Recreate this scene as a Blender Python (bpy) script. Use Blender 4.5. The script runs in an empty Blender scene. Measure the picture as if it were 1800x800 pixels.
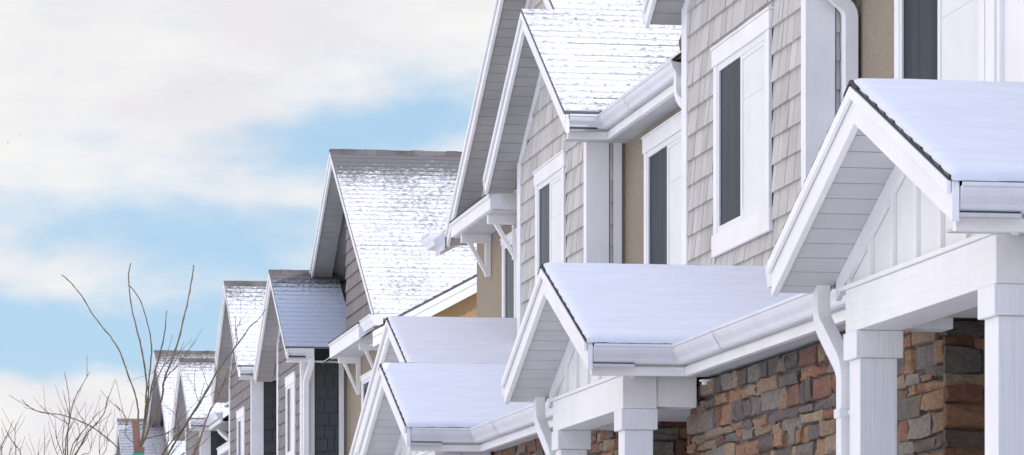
import bpy, bmesh, math, random
from mathutils import Vector, noise
R = math.radians
rnd = random.Random(7)
S = bpy.context.scene
C = S.collection

# ------------------------------------------------------------------ materials
def nodes(name):
    m = bpy.data.materials.new(name); m.use_nodes = True
    nt = m.node_tree; b = nt.nodes['Principled BSDF']
    return m, nt, b
def N(nt, t, **kw):
    n = nt.nodes.new(t)
    for k, v in kw.items():
        if k.startswith('i_'):
            n.inputs[k[2:].replace('_', ' ')].default_value = v
        else: setattr(n, k, v)
    return n
def L(nt, a, b): nt.links.new(a, b)
def math_n(nt, op, a, b=None, c=None, clamp=False):
    n = nt.nodes.new('ShaderNodeMath'); n.operation = op; n.use_clamp = clamp
    for i, v in enumerate((a, b, c)):
        if v is None: continue
        if isinstance(v, (int, float)): n.inputs[i].default_value = v
        else: L(nt, v, n.inputs[i])
    return n.outputs[0]
def mixc(nt, f, a, b, mode='MIX'):
    n = nt.nodes.new('ShaderNodeMix'); n.data_type = 'RGBA'; n.blend_type = mode
    for i, v in ((0, f), (6, a), (7, b)):
        if isinstance(v, (int, float)): n.inputs[i].default_value = v
        elif isinstance(v, tuple): n.inputs[i].default_value = (*v, 1) if len(v) == 3 else v
        else: L(nt, v, n.inputs[i])
    return n.outputs[2]
def ramp(nt, f, p0, p1):
    n = nt.nodes.new('ShaderNodeMapRange'); n.interpolation_type = 'SMOOTHSTEP'
    n.inputs[1].default_value = p0; n.inputs[2].default_value = p1
    L(nt, f, n.inputs[0]); return n.outputs[0]
def tex_noise(nt, vec, scale, detail=4, rough=.55, sc=None):
    if sc:
        mp = N(nt, 'ShaderNodeMapping'); mp.inputs['Scale'].default_value = sc
        L(nt, vec, mp.inputs[0]); vec = mp.outputs[0]
    n = N(nt, 'ShaderNodeTexNoise'); n.inputs['Scale'].default_value = scale
    n.inputs['Detail'].default_value = detail; n.inputs['Roughness'].default_value = rough
    L(nt, vec, n.inputs['Vector']); return n.outputs[0]
def bump(nt, b, h, strength, dist=.01):
    n = N(nt, 'ShaderNodeBump'); n.inputs['Strength'].default_value = strength
    n.inputs['Distance'].default_value = dist
    L(nt, h, n.inputs['Height']); L(nt, n.outputs[0], b.inputs['Normal'])
def paint(name, col, rough=.5, var=.06, grain=None, bstr=.15, attr=0, dirt=.12):
    """painted or stained surface: blotchy tone, wood grain, streaks and optional per-piece tone"""
    m, nt, b = nodes(name)
    co = N(nt, 'ShaderNodeTexCoord').outputs['Object']
    n1 = tex_noise(nt, co, 2.3, 5)
    f = ramp(nt, n1, .3, .7)
    lo = tuple(x * (1 - var) for x in col); hi = tuple(min(1, x * (1 + var)) for x in col)
    c = mixc(nt, f, lo, hi)
    n2 = tex_noise(nt, co, 1, 6, .65, (14, 14, 2.2))
    st = ramp(nt, n2, .52, .78)
    c = mixc(nt, math_n(nt, 'MULTIPLY', st, dirt), c, tuple(x * .55 for x in col))
    g = tex_noise(nt, co, 1, 3, .6, grain or (60, 60, 60))
    c = mixc(nt, math_n(nt, 'MULTIPLY', ramp(nt, g, .45, .8), .16), c, tuple(x * .6 for x in col))
    if attr:
        a = N(nt, 'ShaderNodeAttribute'); a.attribute_name = 'tone'
        k = math_n(nt, 'MULTIPLY_ADD', a.outputs['Fac'], attr, 1 - attr / 2)
        v = N(nt, 'ShaderNodeVectorMath'); v.operation = 'SCALE'
        L(nt, c, v.inputs[0]); L(nt, k, v.inputs['Scale']); c = v.outputs[0]
    L(nt, c, b.inputs['Base Color']); b.inputs['Roughness'].default_value = rough
    b.inputs['Specular IOR Level'].default_value = .3
    bump(nt, b, g, bstr, .004)
    return m
VG = (90, 90, 3)      # vertical wood grain
M = {}
M['trim'] = paint('white_trim', (.86, .85, .85), .45, .04, VG, .12, dirt=.14)
M['trim_h'] = paint('white_trim_horizontal_grain', (.86, .85, .85), .5, .03, (40, 3, 60), .2, dirt=.16)
M['trim_low'] = paint('cream_fascia', (.74, .72, .69), .55, .04, (40, 3, 60), .2, dirt=.1)
M['column'] = paint('white_woodgrain_column', (.85, .85, .86), .5, .03, (70, 70, 2.0), .55, dirt=.10)
M['metal'] = paint('white_gutter_metal', (.74, .745, .775), .33, .03, (8, 8, 8), .05, dirt=.2)
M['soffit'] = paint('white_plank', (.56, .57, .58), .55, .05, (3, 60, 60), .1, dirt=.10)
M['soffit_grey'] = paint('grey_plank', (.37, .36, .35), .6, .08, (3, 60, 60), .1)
M['shake'] = paint('beige_shake', (.52, .503, .480), .75, .06, (80, 80, 5), .3, attr=.2, dirt=.3)
M['shake_dark'] = paint('taupe_shake', (.23, .21, .203), .75, .05, (80, 80, 5), .3, attr=.16, dirt=.25)
M['shake_shaded'] = paint('shaded_return_siding', (.07, .076, .082), .8, .04, (80, 80, 5), .2, attr=.05, dirt=.2)  # taupe siding again, with the shade on the return walls put into its colour
M['board'] = paint('white_board_panel', (.84, .83, .82), .55, .03, VG, .15, dirt=.08)
M['gap'] = paint('dark_gap', (.05, .05, .05), .9)
M['door'] = paint('dark_door', (.035, .03, .028), .5)
M['blind'] = paint('white_blind', (.80, .80, .80), .5, .02, (4, 4, 4), .02, dirt=.03)
M['vinyl'] = paint('white_vinyl', (.80, .81, .82), .35, .02, (5, 5, 5), .02, dirt=.03)
M['concrete'] = paint('concrete', (.34, .33, .32), .9, .12)
def stucco(name, col):
    m, nt, b = nodes(name)
    co = N(nt, 'ShaderNodeTexCoord').outputs['Object']
    n = tex_noise(nt, co, 55, 5, .7); n0 = tex_noise(nt, co, 1.2, 4)
    c = mixc(nt, ramp(nt, n, .3, .7), tuple(x * .78 for x in col), tuple(x * 1.12 for x in col))
    c = mixc(nt, math_n(nt, 'MULTIPLY', ramp(nt, n0, .35, .75), .35), c, tuple(x * .78 for x in col))
    L(nt, c, b.inputs['Base Color']); b.inputs['Roughness'].default_value = .95
    bump(nt, b, n, .7, .012); return m
M['stucco'] = stucco('tan_stucco', (.33, .275, .205))
M['stucco_gold'] = stucco('golden_stucco', (.44, .30, .15))
def glass():
    m, nt, b = nodes('window_glass')
    co = N(nt, 'ShaderNodeTexCoord').outputs['Object']
    n = tex_noise(nt, co, 1, 3, .5, (6, 6, .35))
    c = mixc(nt, ramp(nt, n, .35, .7), (.012, .021, .029), (.030, .047, .060))
    L(nt, c, b.inputs['Base Color']); b.inputs['Roughness'].default_value = .12
    b.inputs['Specular IOR Level'].default_value = .2; b.inputs['IOR'].default_value = 1.13
    w = tex_noise(nt, co, 1.7, 2); bump(nt, b, w, .05, .01)
    return m
M['glass'] = glass()
def stone():
    m, nt, b = nodes('ledge_stone')
    co = N(nt, 'ShaderNodeTexCoord').outputs['Object']
    a = N(nt, 'ShaderNodeAttribute'); a.attribute_name = 'tone'
    cr = N(nt, 'ShaderNodeValToRGB'); L(nt, a.outputs['Fac'], cr.inputs[0]); e = cr.color_ramp
    e.interpolation = 'CONSTANT'
    cols = [(.20,.155,.13),(.36,.32,.275),(.50,.26,.145),(.38,.17,.10),(.27,.24,.215),(.56,.40,.26),
            (.46,.30,.19),(.21,.175,.165),(.52,.38,.26),(.30,.135,.085),(.40,.36,.32),(.56,.32,.17)]
    for i, c in enumerate(cols):
        el = e.elements[0] if i == 0 else e.elements.new(i / len(cols))
        el.position = i / len(cols); el.color = (*c, 1)
    n = tex_noise(nt, co, 1, 8, .75, (26, 20, 44)); n2 = tex_noise(nt, co, 7, 4, .6); n3 = tex_noise(nt, co, 90, 4, .7)
    c = mixc(nt, ramp(nt, n, .35, .75), mixc(nt, .55, cr.outputs[0], (.055, .05, .048)), cr.outputs[0])
    c = mixc(nt, math_n(nt, 'MULTIPLY', ramp(nt, n2, .52, .72), .45), c, (.30, .19, .11))
    c = mixc(nt, math_n(nt, 'MULTIPLY', ramp(nt, n3, .58, .75), .35), c, (.42, .38, .34))
    L(nt, c, b.inputs['Base Color']); b.inputs['Roughness'].default_value = .9
    bump(nt, b, math_n(nt, 'ADD', n, math_n(nt, 'MULTIPLY', n3, .35)), .9, .03); return m
M['stone'] = stone()
M['mortar'] = paint('mortar', (.15, .14, .13), .95, .2)
SN = (.86, .88, .93)
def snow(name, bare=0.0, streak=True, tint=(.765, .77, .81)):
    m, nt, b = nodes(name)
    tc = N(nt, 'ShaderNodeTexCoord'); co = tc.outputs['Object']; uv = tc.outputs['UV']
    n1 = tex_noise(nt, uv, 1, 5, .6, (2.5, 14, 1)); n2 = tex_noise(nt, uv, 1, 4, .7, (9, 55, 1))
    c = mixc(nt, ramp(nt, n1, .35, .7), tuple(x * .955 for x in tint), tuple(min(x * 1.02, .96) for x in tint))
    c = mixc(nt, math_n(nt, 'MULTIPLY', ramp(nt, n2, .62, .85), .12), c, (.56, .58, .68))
    L(nt, c, b.inputs['Base Color']); b.inputs['Roughness'].default_value = .65
    b.inputs['Specular IOR Level'].default_value = .25
    h = math_n(nt, 'ADD', n1, math_n(nt, 'MULTIPLY', n2, .5))
    # faint shingle courses telegraphing through the snow
    sx = N(nt, 'ShaderNodeSeparateXYZ'); L(nt, uv, sx.inputs[0])
    fr = math_n(nt, 'FRACT', math_n(nt, 'DIVIDE', math_n(nt, 'ADD', sx.outputs[1], math_n(nt, 'MULTIPLY', n1, .05)), .14))
    h = math_n(nt, 'ADD', h, math_n(nt, 'MULTIPLY', fr, .30))
    bump(nt, b, h, .26, .012); return m
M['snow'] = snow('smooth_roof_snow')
def shingle(name, cover, white=(.70, .695, .70), grey=(.46, .455, .46), top_k=.5):
    """asphalt shingles with wind-scoured snow; UV in metres: x along the eave, y up the slope from the eave"""
    m, nt, b = nodes(name)
    uv = N(nt, 'ShaderNodeTexCoord').outputs['UV']
    sx = N(nt, 'ShaderNodeSeparateXYZ'); L(nt, uv, sx.inputs[0])
    n0 = tex_noise(nt, uv, 1, 4, .6, (.9, .55, 1)); n1 = tex_noise(nt, uv, 1, 5, .75, (13, 11, 1))
    n2 = tex_noise(nt, uv, 1, 3, .8, (19, 30, 1))
    wob = math_n(nt, 'MULTIPLY', math_n(nt, 'SUBTRACT', n1, .5), .17)
    fr = math_n(nt, 'FRACT', math_n(nt, 'DIVIDE', math_n(nt, 'ADD', sx.outputs[1], wob), .14))   # 0 = butt edge
    edge = math_n(nt, 'SUBTRACT', 1, ramp(nt, fr, .02, .24))
    wear = math_n(nt, 'MULTIPLY', edge, .095)
    k = math_n(nt, 'ADD', math_n(nt, 'MULTIPLY', n1, .55), math_n(nt, 'MULTIPLY', n2, .66))
    k = math_n(nt, 'ADD', k, math_n(nt, 'MULTIPLY', math_n(nt, 'SUBTRACT', n0, .5), .40))
    top = N(nt, 'ShaderNodeAttribute'); top.attribute_name = 'tone'      # 1 near the ridge
    k = math_n(nt, 'SUBTRACT', k, math_n(nt, 'MULTIPLY', math_n(nt, 'POWER', top.outputs['Fac'], 7), top_k))
    k = math_n(nt, 'SUBTRACT', math_n(nt, 'ADD', k, cover), wear)
    sn = ramp(nt, k, .40, .62)
    n3 = tex_noise(nt, uv, 160, 3, .8)
    tab = tex_noise(nt, uv, 1, 1, .5, (5.5, 7.1, 1))
    dark = mixc(nt, ramp(nt, n3, .3, .7), (.07, .068, .07), (.17, .165, .165))
    dark = mixc(nt, math_n(nt, 'MULTIPLY', ramp(nt, tab, .35, .65), .5), dark, (.14, .13, .125))
    n4 = tex_noise(nt, uv, 1, 3, .75, (34, 40, 1)); n5 = tex_noise(nt, uv, 1, 4, .6, (2.2, 1.6, 1))
    mott = math_n(nt, 'ADD', ramp(nt, n4, .50, .74), math_n(nt, 'MULTIPLY', edge, .32), None, True)
    mott = math_n(nt, 'MULTIPLY', mott, ramp(nt, n5, .25, .65))
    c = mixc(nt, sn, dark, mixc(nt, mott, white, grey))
    L(nt, c, b.inputs['Base Color']); b.inputs['Roughness'].default_value = .8
    b.inputs['Specular IOR Level'].default_value = .2
    bump(nt, b, math_n(nt, 'ADD', math_n(nt, 'MULTIPLY', sn, 1.0), math_n(nt, 'MULTIPLY', n2, .6)), .6, .015)
    return m
M['shingle_snowy'] = shingle('snowy_shingles', .005, top_k=.25)
M['shingle_patchy'] = shingle('patchy_snow_shingles', .0)
M['shingle_shaded'] = shingle('shaded_snow_shingles', .085, (.52, .56, .64), (.40, .45, .53), .9)  # shade painted into the snow: bluer and darker; bare towards the ridge
M['shingle'] = paint('dark_shingle', (.05, .048, .048), .9, .3, (40, 40, 40), .4)
M['cap'] = paint('brown_ridge_shingle', (.12, .105, .10), .9, .35, (14, 14, 14), .4)
M['vent'] = paint('brown_vent_metal', (.10, .075, .065), .5, .1)
M['bark'] = paint('olive_twig_bark', (.15, .125, .075), .8, .35, (30, 30, 30), .4)
M['bark_red'] = paint('brown_twig_bark', (.17, .115, .08), .8, .3, (30, 30, 30), .4)
M['stake'] = paint('reddish_stake', (.20, .11, .085), .8, .2, VG, .3)
M['tape'] = paint('green_tape', (.01, .30, .19), .5, .1)
M['bird'] = paint('dark_feather', (.03, .03, .035), .8)
M['lampglass'] = paint('white_plastic', (.8, .8, .8), .3, .02)

# ------------------------------------------------------------------ mesh helper
class MB:
    def __init__(s): s.v = []; s.f = []; s.t = []; s.uv = []
    def face(s, pts, tone=.5, uv=None):
        i = len(s.v); s.v += [tuple(p) for p in pts]; s.f.append(tuple(range(i, i + len(pts))))
        s.t.append(tone); s.uv.append(uv or [(0, 0)] * len(pts))
    def box(s, x0, x1, y0, y1, z0, z1, tone=.5, skip=''):
        a = [(x0,y0,z0),(x1,y0,z0),(x1,y1,z0),(x0,y1,z0),(x0,y0,z1),(x1,y0,z1),(x1,y1,z1),(x0,y1,z1)]
        s.hexa(a, tone)
    def hexa(s, a, tone=.5):
        for q in ((0,3,2,1),(4,5,6,7),(0,1,5,4),(1,2,6,5),(2,3,7,6),(3,0,4,7)):
            s.face([a[k] for k in q], tone)
    def prism(s, poly, x0, x1, tone=.5):            # polygon in (y, z), extruded along x
        a = [(x0, y, z) for y, z in poly]; b = [(x1, y, z) for y, z in poly]
        s.face(a, tone); s.face(b[::-1], tone)
        for i in range(len(poly)):
            j = (i + 1) % len(poly); s.face([a[j], a[i], b[i], b[j]], tone)
    def prismy(s, poly, y0, y1, tone=.5):           # polygon in (x, z), extruded along y
        a = [(x, y0, z) for x, z in poly]; b = [(x, y1, z) for x, z in poly]
        s.face(a, tone); s.face(b[::-1], tone)
        for i in range(len(poly)):
            j = (i + 1) % len(poly); s.face([a[j], a[i], b[i], b[j]], tone)
    def build(s, name, mat, parent=None, smooth=False, bev=0, weld=True):
        o0 = ORG.get(parent.name, Vector()) if parent else Vector()
        me = bpy.data.meshes.new(name)
        me.from_pydata([(x - o0.x, y - o0.y, z - o0.z) for x, y, z in s.v], [], s.f)
        at = me.attributes.new('tone', 'FLOAT', 'FACE')
        at.data.foreach_set('value', s.t)
        ul = me.uv_layers.new(name='UVMap'); k = 0
        for u in s.uv:
            for q in u: ul.data[k].uv = q; k += 1
        bm = bmesh.new(); bm.from_mesh(me)
        if weld: bmesh.ops.remove_doubles(bm, verts=bm.verts, dist=.0004)
        bmesh.ops.recalc_face_normals(bm, faces=bm.faces)
        if smooth:
            for f in bm.faces: f.smooth = True
        bm.to_mesh(me); bm.free()
        me.materials.append(mat)
        o = bpy.data.objects.new(name, me); C.objects.link(o)
        if parent: o.parent = parent
        ORG[o.name] = o0
        if bev:
            b = o.modifiers.new('edge', 'BEVEL'); b.width = bev; b.segments = 2; b.limit_method = 'ANGLE'; b.angle_limit = R(40)
            b.harden_normals = False
        return o
ORG = {}
def tag(o, label=None, cat=None, group=None, kind=None):
    if label: o['label'] = label
    if cat: o['category'] = cat
    if group: o['group'] = group
    if kind: o['kind'] = kind
    return o
def thing(name, loc, label, cat, group=None):
    o = bpy.data.objects.new(name, None); C.objects.link(o); o.location = loc
    o.empty_display_size = .3
    ORG[o.name] = Vector(loc); return tag(o, label, cat, group)

# ------------------------------------------------------------------ building pieces
KP = [(0,-.004),(0,-.105),(.064,-.107),(.072,-.096),(.078,-.078),(.098,-.050),(.107,-.030),(.107,-.018),(.116,-.014),(.116,0),(.104,.002),(.098,-.012),(.012,-.016)]
def gutter(house, path, outs, z, name='gutter', sc=1.0):
    """K-style gutter swept along an axis-aligned path; outs = outward direction of every leg"""
    mb = MB(); rings = []
    n = len(path)
    for i, p in enumerate(path):
        ns = [Vector((*outs[k], 0)) for k in {max(0, i - 1), min(n - 2, i)}]
        d = ns[0] if len(ns) == 1 or (ns[0] - ns[1]).length < .01 else ns[0] + ns[1]
        rings.append([(p[0] + d.x * o * sc, p[1] + d.y * o * sc, z + h * sc) for o, h in KP])
    for a, b in zip(rings, rings[1:]):
        for k in range(len(KP)):
            j = (k + 1) % len(KP); mb.face([a[k], a[j], b[j], b[k]])
    mb.face(rings[0]); mb.face(rings[-1][::-1])
    o = mb.build(name, M['metal'], house)
    if name == 'gutter' and n > 2 and abs(path[-1][1] - path[-2][1]) > 2:
        y0, y1 = path[-1][1], path[-2][1]; x = path[-1][0]; sg = outs[-1][0]
        y = y1 - 1.1
        while y > y0 + .3:
            sm = MB()
            a = [(x + sg*(q*1.015*sc + .001), y, z + h*1.015*sc) for q, h in KP[:10]]; b = [(p_[0], y - .05, p_[2]) for p_ in a]
            for k in range(9): sm.face([a[k], a[k+1], b[k+1], b[k]])
            sm.build('slip_joint', M['metal'], o); y -= 2.9
    return o
def slopes(mb, g, sides=(-1, 1), under=.03, st=.0055):
    """stepped shingle courses of a gable roof"""
    for sg in sides:
        x0 = g['Xr']; x1 = g['Xe'] if sg > 0 else g.get('Xe_near', g['Xe'])
        h = g['hf'] if sg > 0 else g['hn']; p = g['p']
        k = math.sqrt(1 + p * p); Ls = h * k; ex = .14; n = int(Ls / ex) + 1
        def P(x, sl, up):   # sl = distance up slope from the eave
            d = (Ls - sl) / k
            return (x, g['Y'] + sg * d, g['Z'] - p * d + up)
        nx = max(1, int((x1 - x0) / .6))
        for i in range(n):
            s0, s1 = i * ex, min((i + 1) * ex, Ls)
            if s1 - s0 < .001: break
            t = s0 / Ls * .999 * g.get('tone', 1)
            if 'valley' in g:
                vx, vz, vp = g['valley']; x1 = min(g['Xe'], max(x0 + .2, vx + (P(0, s1, 0)[2] - vz)/vp + .03))
            mb.face([P(x0,s0,st),P(x1,s0,st),P(x1,s1,0),P(x0,s1,0)], t, [(x0,s0),(x1,s0),(x1,s1),(x0,s1)])
            mb.face([P(x0,s0,st),P(x1,s0,st),P(x1,s0,-.001),P(x0,s0,-.001)], t, [(x0,s0)]*4)
        xl = x1
        if 'valley' in g:
            vx, vz, vp = g['valley']; xl = min(g['Xe'], max(x0 + .2, vx + (P(0, 0, 0)[2] - vz)/vp))
        a, b, c_, d_ = P(x0,0,-under),P(xl,0,-under),P(x1,Ls,-under),P(x0,Ls,-under)
        mb.face([a,b,c_,d_], .5, [(0,.07)]*4)
        mb.face([P(x0,0,-.001),P(x0,Ls,0),d_,a], .99, [(0,0)]*4)
        mb.face([P(x0,0,-.001),P(xl,0,-.001),b,a], .99, [(0,0)]*4)
def rake_poly(g, sg, top, bot, h, y_from=0.0):
    Y, Z, p = g['Y'], g['Z'], g['p']
    return [(Y + sg*y_from, Z - p*y_from - top), (Y + sg*h, Z - p*h - top), (Y + sg*h, Z - p*h - bot), (Y + sg*y_from, Z - p*y_from - bot)]
def rake_trim(house, g, th, crown=True, mat='trim'):
    for sg in (-1, 1):
        h = g['hf'] if sg > 0 else g['hn']; yf = 0.0
        if sg < 0: yf = g.get('near_cut0', 0.0); h = g.get('near_cut1', h)
        else: h = g.get('far_cut1', h); yf = g.get('far_cut0', 0.0)
        if h - yf < .05: continue
        mb = MB(); mb.prism(rake_poly(g, sg, g.get('rt', .031), g.get('rt', .031) + th, h, yf), g['Xr'] + .012, g['Xr'] + .042)
        o = mb.build('rake_board', M[mat], house, bev=.003)
        if crown:
            mb = MB(); mb.prism(rake_poly(g, sg, g.get('rt', .031), g.get('rt', .031) + th * .32, h, yf), g['Xr'] - .008, g['Xr'] + .0095)
            mb.build('rake_moulding', M[mat], o, bev=.003)
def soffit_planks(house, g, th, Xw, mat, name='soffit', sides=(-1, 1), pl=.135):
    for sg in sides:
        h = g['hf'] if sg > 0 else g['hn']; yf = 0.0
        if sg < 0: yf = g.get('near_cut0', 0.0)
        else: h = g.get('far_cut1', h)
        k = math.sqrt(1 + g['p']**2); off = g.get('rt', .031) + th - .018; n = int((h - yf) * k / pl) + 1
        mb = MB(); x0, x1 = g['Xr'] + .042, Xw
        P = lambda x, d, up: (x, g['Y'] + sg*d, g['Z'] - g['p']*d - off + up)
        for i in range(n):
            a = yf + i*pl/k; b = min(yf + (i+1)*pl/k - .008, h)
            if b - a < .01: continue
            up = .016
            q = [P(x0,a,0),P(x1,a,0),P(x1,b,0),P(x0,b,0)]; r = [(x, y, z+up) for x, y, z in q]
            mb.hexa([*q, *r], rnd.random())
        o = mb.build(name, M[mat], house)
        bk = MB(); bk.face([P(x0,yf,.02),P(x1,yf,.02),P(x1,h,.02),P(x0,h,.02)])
        bk.build('plank_backing', M['gap'], o)
def frieze(house, g, th, Xw, mat, ht=.10, sides=(-1, 1)):
    for sg in sides:
        h = g['wf'] if sg > 0 else g['wn']; yf = 0
        if sg < 0: yf = g.get('near_cut0', 0.0)
        else: h = min(h, g.get('far_cut1', h))
        if h - yf < .05: continue
        mb = MB(); t = g.get('rt', .031) + th - .016
        mb.prism(rake_poly(g, sg, t, t + ht, h, yf), Xw - .022, Xw - .001)
        mb.build('frieze_board', M[mat], house)
def shakes(house, X, y0, y1, z0, top, holes=(), mat='shake', ex=.178, name='shake_siding', side=None):
    """individual shingles in courses; top(y) gives the height of the wall; side: (Y plane) for a wall that faces -Y"""
    mb = MB(); z = z0; r = random.Random(int(X*1000 + y0*77)); row = 0
    zmax = max(top(y0 + (y1 - y0)*k/40) for k in range(41))
    while z < zmax:
        y = y0
        while y < y1 - .01:
            w = r.choice((.10,.13,.16,.19,.22,.26)) * r.uniform(.9, 1.1)
            a, b = y, min(y + w, y1); y = y + w
            segs = [(a, b, z, z + ex + .004)]
            for (h0, h1, k0, k1) in holes:
                nn = []
                for p, q, u0, u1 in segs:
                    if u1 <= k0 or u0 >= k1 or q <= h0 or p >= h1: nn.append((p, q, u0, u1)); continue
                    if p < h0: nn.append((p, h0, u0, u1))
                    if q > h1: nn.append((h1, q, u0, u1))
                    m0, m1 = max(p, h0), min(q, h1)
                    if u1 > k1: nn.append((m0, m1, k1 + .001, u1))
                    if u0 < k0: nn.append((m0, m1, u0, k0 - .001))
                segs = nn
            tn = r.random(); dd = r.uniform(.019, .025); jz = r.uniform(-.0015, .0015)
            for p, q, u0, u1 in segs:
                if q - p < .012: continue
                g = .005; tp, tq = min(u1, top(p)), min(u1, top(q)); d = dd; zz = u0 + (jz if u0 == z else 0)
                if max(tp, tq) - zz < .01: continue
                tp, tq = max(tp, zz+.003), max(tq, zz+.003)
                if side is None:
                    mb.hexa([(X-d,p+g,zz),(X,p+g,zz),(X,q-g,zz),(X-d,q-g,zz),(X-.003,p+g,tp),(X,p+g,tp),(X,q-g,tq),(X-.003,q-g,tq)], tn)
                else:
                    mb.hexa([(p+g,side-d,zz),(q-g,side-d,zz),(q-g,side,zz),(p+g,side,zz),(p+g,side-.003,tp),(q-g,side-.003,tq),(q-g,side,tq),(p+g,side,tp)], tn)
        z += ex; row += 1
    o = mb.build(name, M[mat], house, weld=False)
    bk = MB()
    if side is None:
        pts = [(y0 + (y1-y0)*k/20, top(y0 + (y1-y0)*k/20)) for k in range(21)]
        bk.prism([(y0, z0), (y1, z0)] + pts[::-1], X-.0025, X-.0005)
    else: bk.box(y0, y1, side-.0025, side-.0005, z0, top(y0))
    bk.build('siding_backing', M['gap'], o)
    return o
def window(house, X, y0, y1, z0, z1, head=.12, jamb=.10, sill=.15, label=None):
    mb = MB(); d = .026
    mb.box(X-d-.006, X-.001, y0-.03, y1+.03, z1-head, z1)                   # head casing
    mb.box(X-d-.014, X-.001, y0-.045, y1+.045, z1+.001, z1+.016)            # drip cap
    mb.box(X-d, X-.001, y0, y0+jamb, z0+sill+.001, z1-head-.001)
    mb.box(X-d, X-.001, y1-jamb, y1, z0+sill+.001, z1-head-.001)
    mb.box(X-d-.006, X-.001, y0-.03, y1+.03, z0, z0+sill)
    w = mb.build('window', M['trim'], house, bev=.003)
    if label: w['label'] = label
    a, b, c_, e = y0+jamb+.001, y1-jamb-.001, z0+sill+.001, z1-head-.001
    f = MB(); fw = .045; ym = (a+b)/2
    f.box(X-.019, X-.001, a, a+fw, c_, e); f.box(X-.019, X-.001, b-fw, b, c_, e)
    f.box(X-.019, X-.001, a+fw, b-fw, c_, c_+fw); f.box(X-.019, X-.001, a+fw, b-fw, e-fw, e)
    f.box(X-.0165, X-.001, ym-.028, ym+.028, c_+fw, e-fw)
    # inner sash of the sliding half
    f.box(X-.0145, X-.001, a+fw, a+fw+.03, c_+fw, e-fw); f.box(X-.0145, X-.001, a+fw+.03, ym-.028, c_+fw, c_+fw+.03); f.box(X-.0145, X-.001, a+fw+.03, ym-.028, e-fw-.03, e-fw)
    f.build('frame', M['vinyl'], w, bev=.002)
    p = MB(); p.box(X-.006, X-.0015, ym+.028, b-fw, c_+fw, e-fw); p.build('pane', M['glass'], w)
    q = MB(); zc = c_ + (e-c_)*.70; y_a, y_b = a+fw+.03, ym-.028
    q.box(X-.009, X-.004, y_a, y_b, c_+fw+.03, zc-.003); q.box(X-.0075, X-.003, y_a, y_b, zc, e-fw-.03)
    q.build('blind', M['blind'], w)
    return w
def column(house, x0, x1, y0, y1, zb, zt, cap=.12):
    mb = MB(); i = .018
    mb.box(x0+i, x1-i, y0+i, y1-i, zb, zt-cap)
    o = mb.build('column', M['column'], house, bev=.004)
    c = MB(); c.box(x0-.004, x1+.004, y0-.004, y1+.004, zt-cap+.001, zt-.001)
    c.build('capital', M['column'], o, bev=.004)
    c = MB(); c.box(x0-.004, x1+.004, y0-.004, y1+.004, zb-.001, zb+.22); c.build('plinth', M['column'], o, bev=.004)
    return o
def downspout(house, pts, w=.088, d=.058, strap=None):
    """rectangular ribbed pipe along a path of points"""
    mb = MB(); rings = []
    pr = []
    for k in range(5):
        y = -w/2 + w*k/4; pr.append((y, -d/2 - (.006 if k % 2 else 0)))
    pr += [(w/2, d/2), (-w/2, d/2)]
    P = [Vector(p) for p in pts]
    # round the elbows a little
    Q = [P[0]]
    for a, b, c_ in zip(P, P[1:], P[2:]):
        r = .055
        e0 = b + (a-b).normalized()*r; e1 = b + (c_-b).normalized()*r
        for t in (0, .33, .66, 1): Q.append(e0*(1-t)**2 + b*2*t*(1-t) + e1*t*t)
    Q.append(P[-1])
    for i, q in enumerate(Q):
        t = (Q[min(i+1, len(Q)-1)] - Q[max(i-1, 0)]).normalized()
        ax = Vector((-1, 0, 0)); ax = (ax - t*ax.dot(t)).normalized()   # face to the street
        sd = t.cross(ax).normalized()
        if sd.y < 0: sd = -sd
        rings.append([q + sd*y - ax*x for y, x in [(p[0], p[1]) for p in pr]])
    for a, b in zip(rings, rings[1:]):
        for k in range(len(pr)):
            j = (k+1) % len(pr); mb.face([a[k], a[j], b[j], b[k]])
    mb.face(rings[0]); mb.face(rings[-1])
    o = mb.build('downspout', M['trim'], house)
    if strap:
        x, y, z = P[-1].x, P[-1].y, strap
        s = MB(); s.box(x-d/2-.010, x+d/2+.03, y-w/2-.006, y+w/2+.006, z-.02, z+.02); s.box(x-.004, x+.02, y-w/2-.05, y-w/2-.006, z-.012, z+.012)
        s.build('strap', M['metal'], o, bev=.003)
    return o
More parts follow.
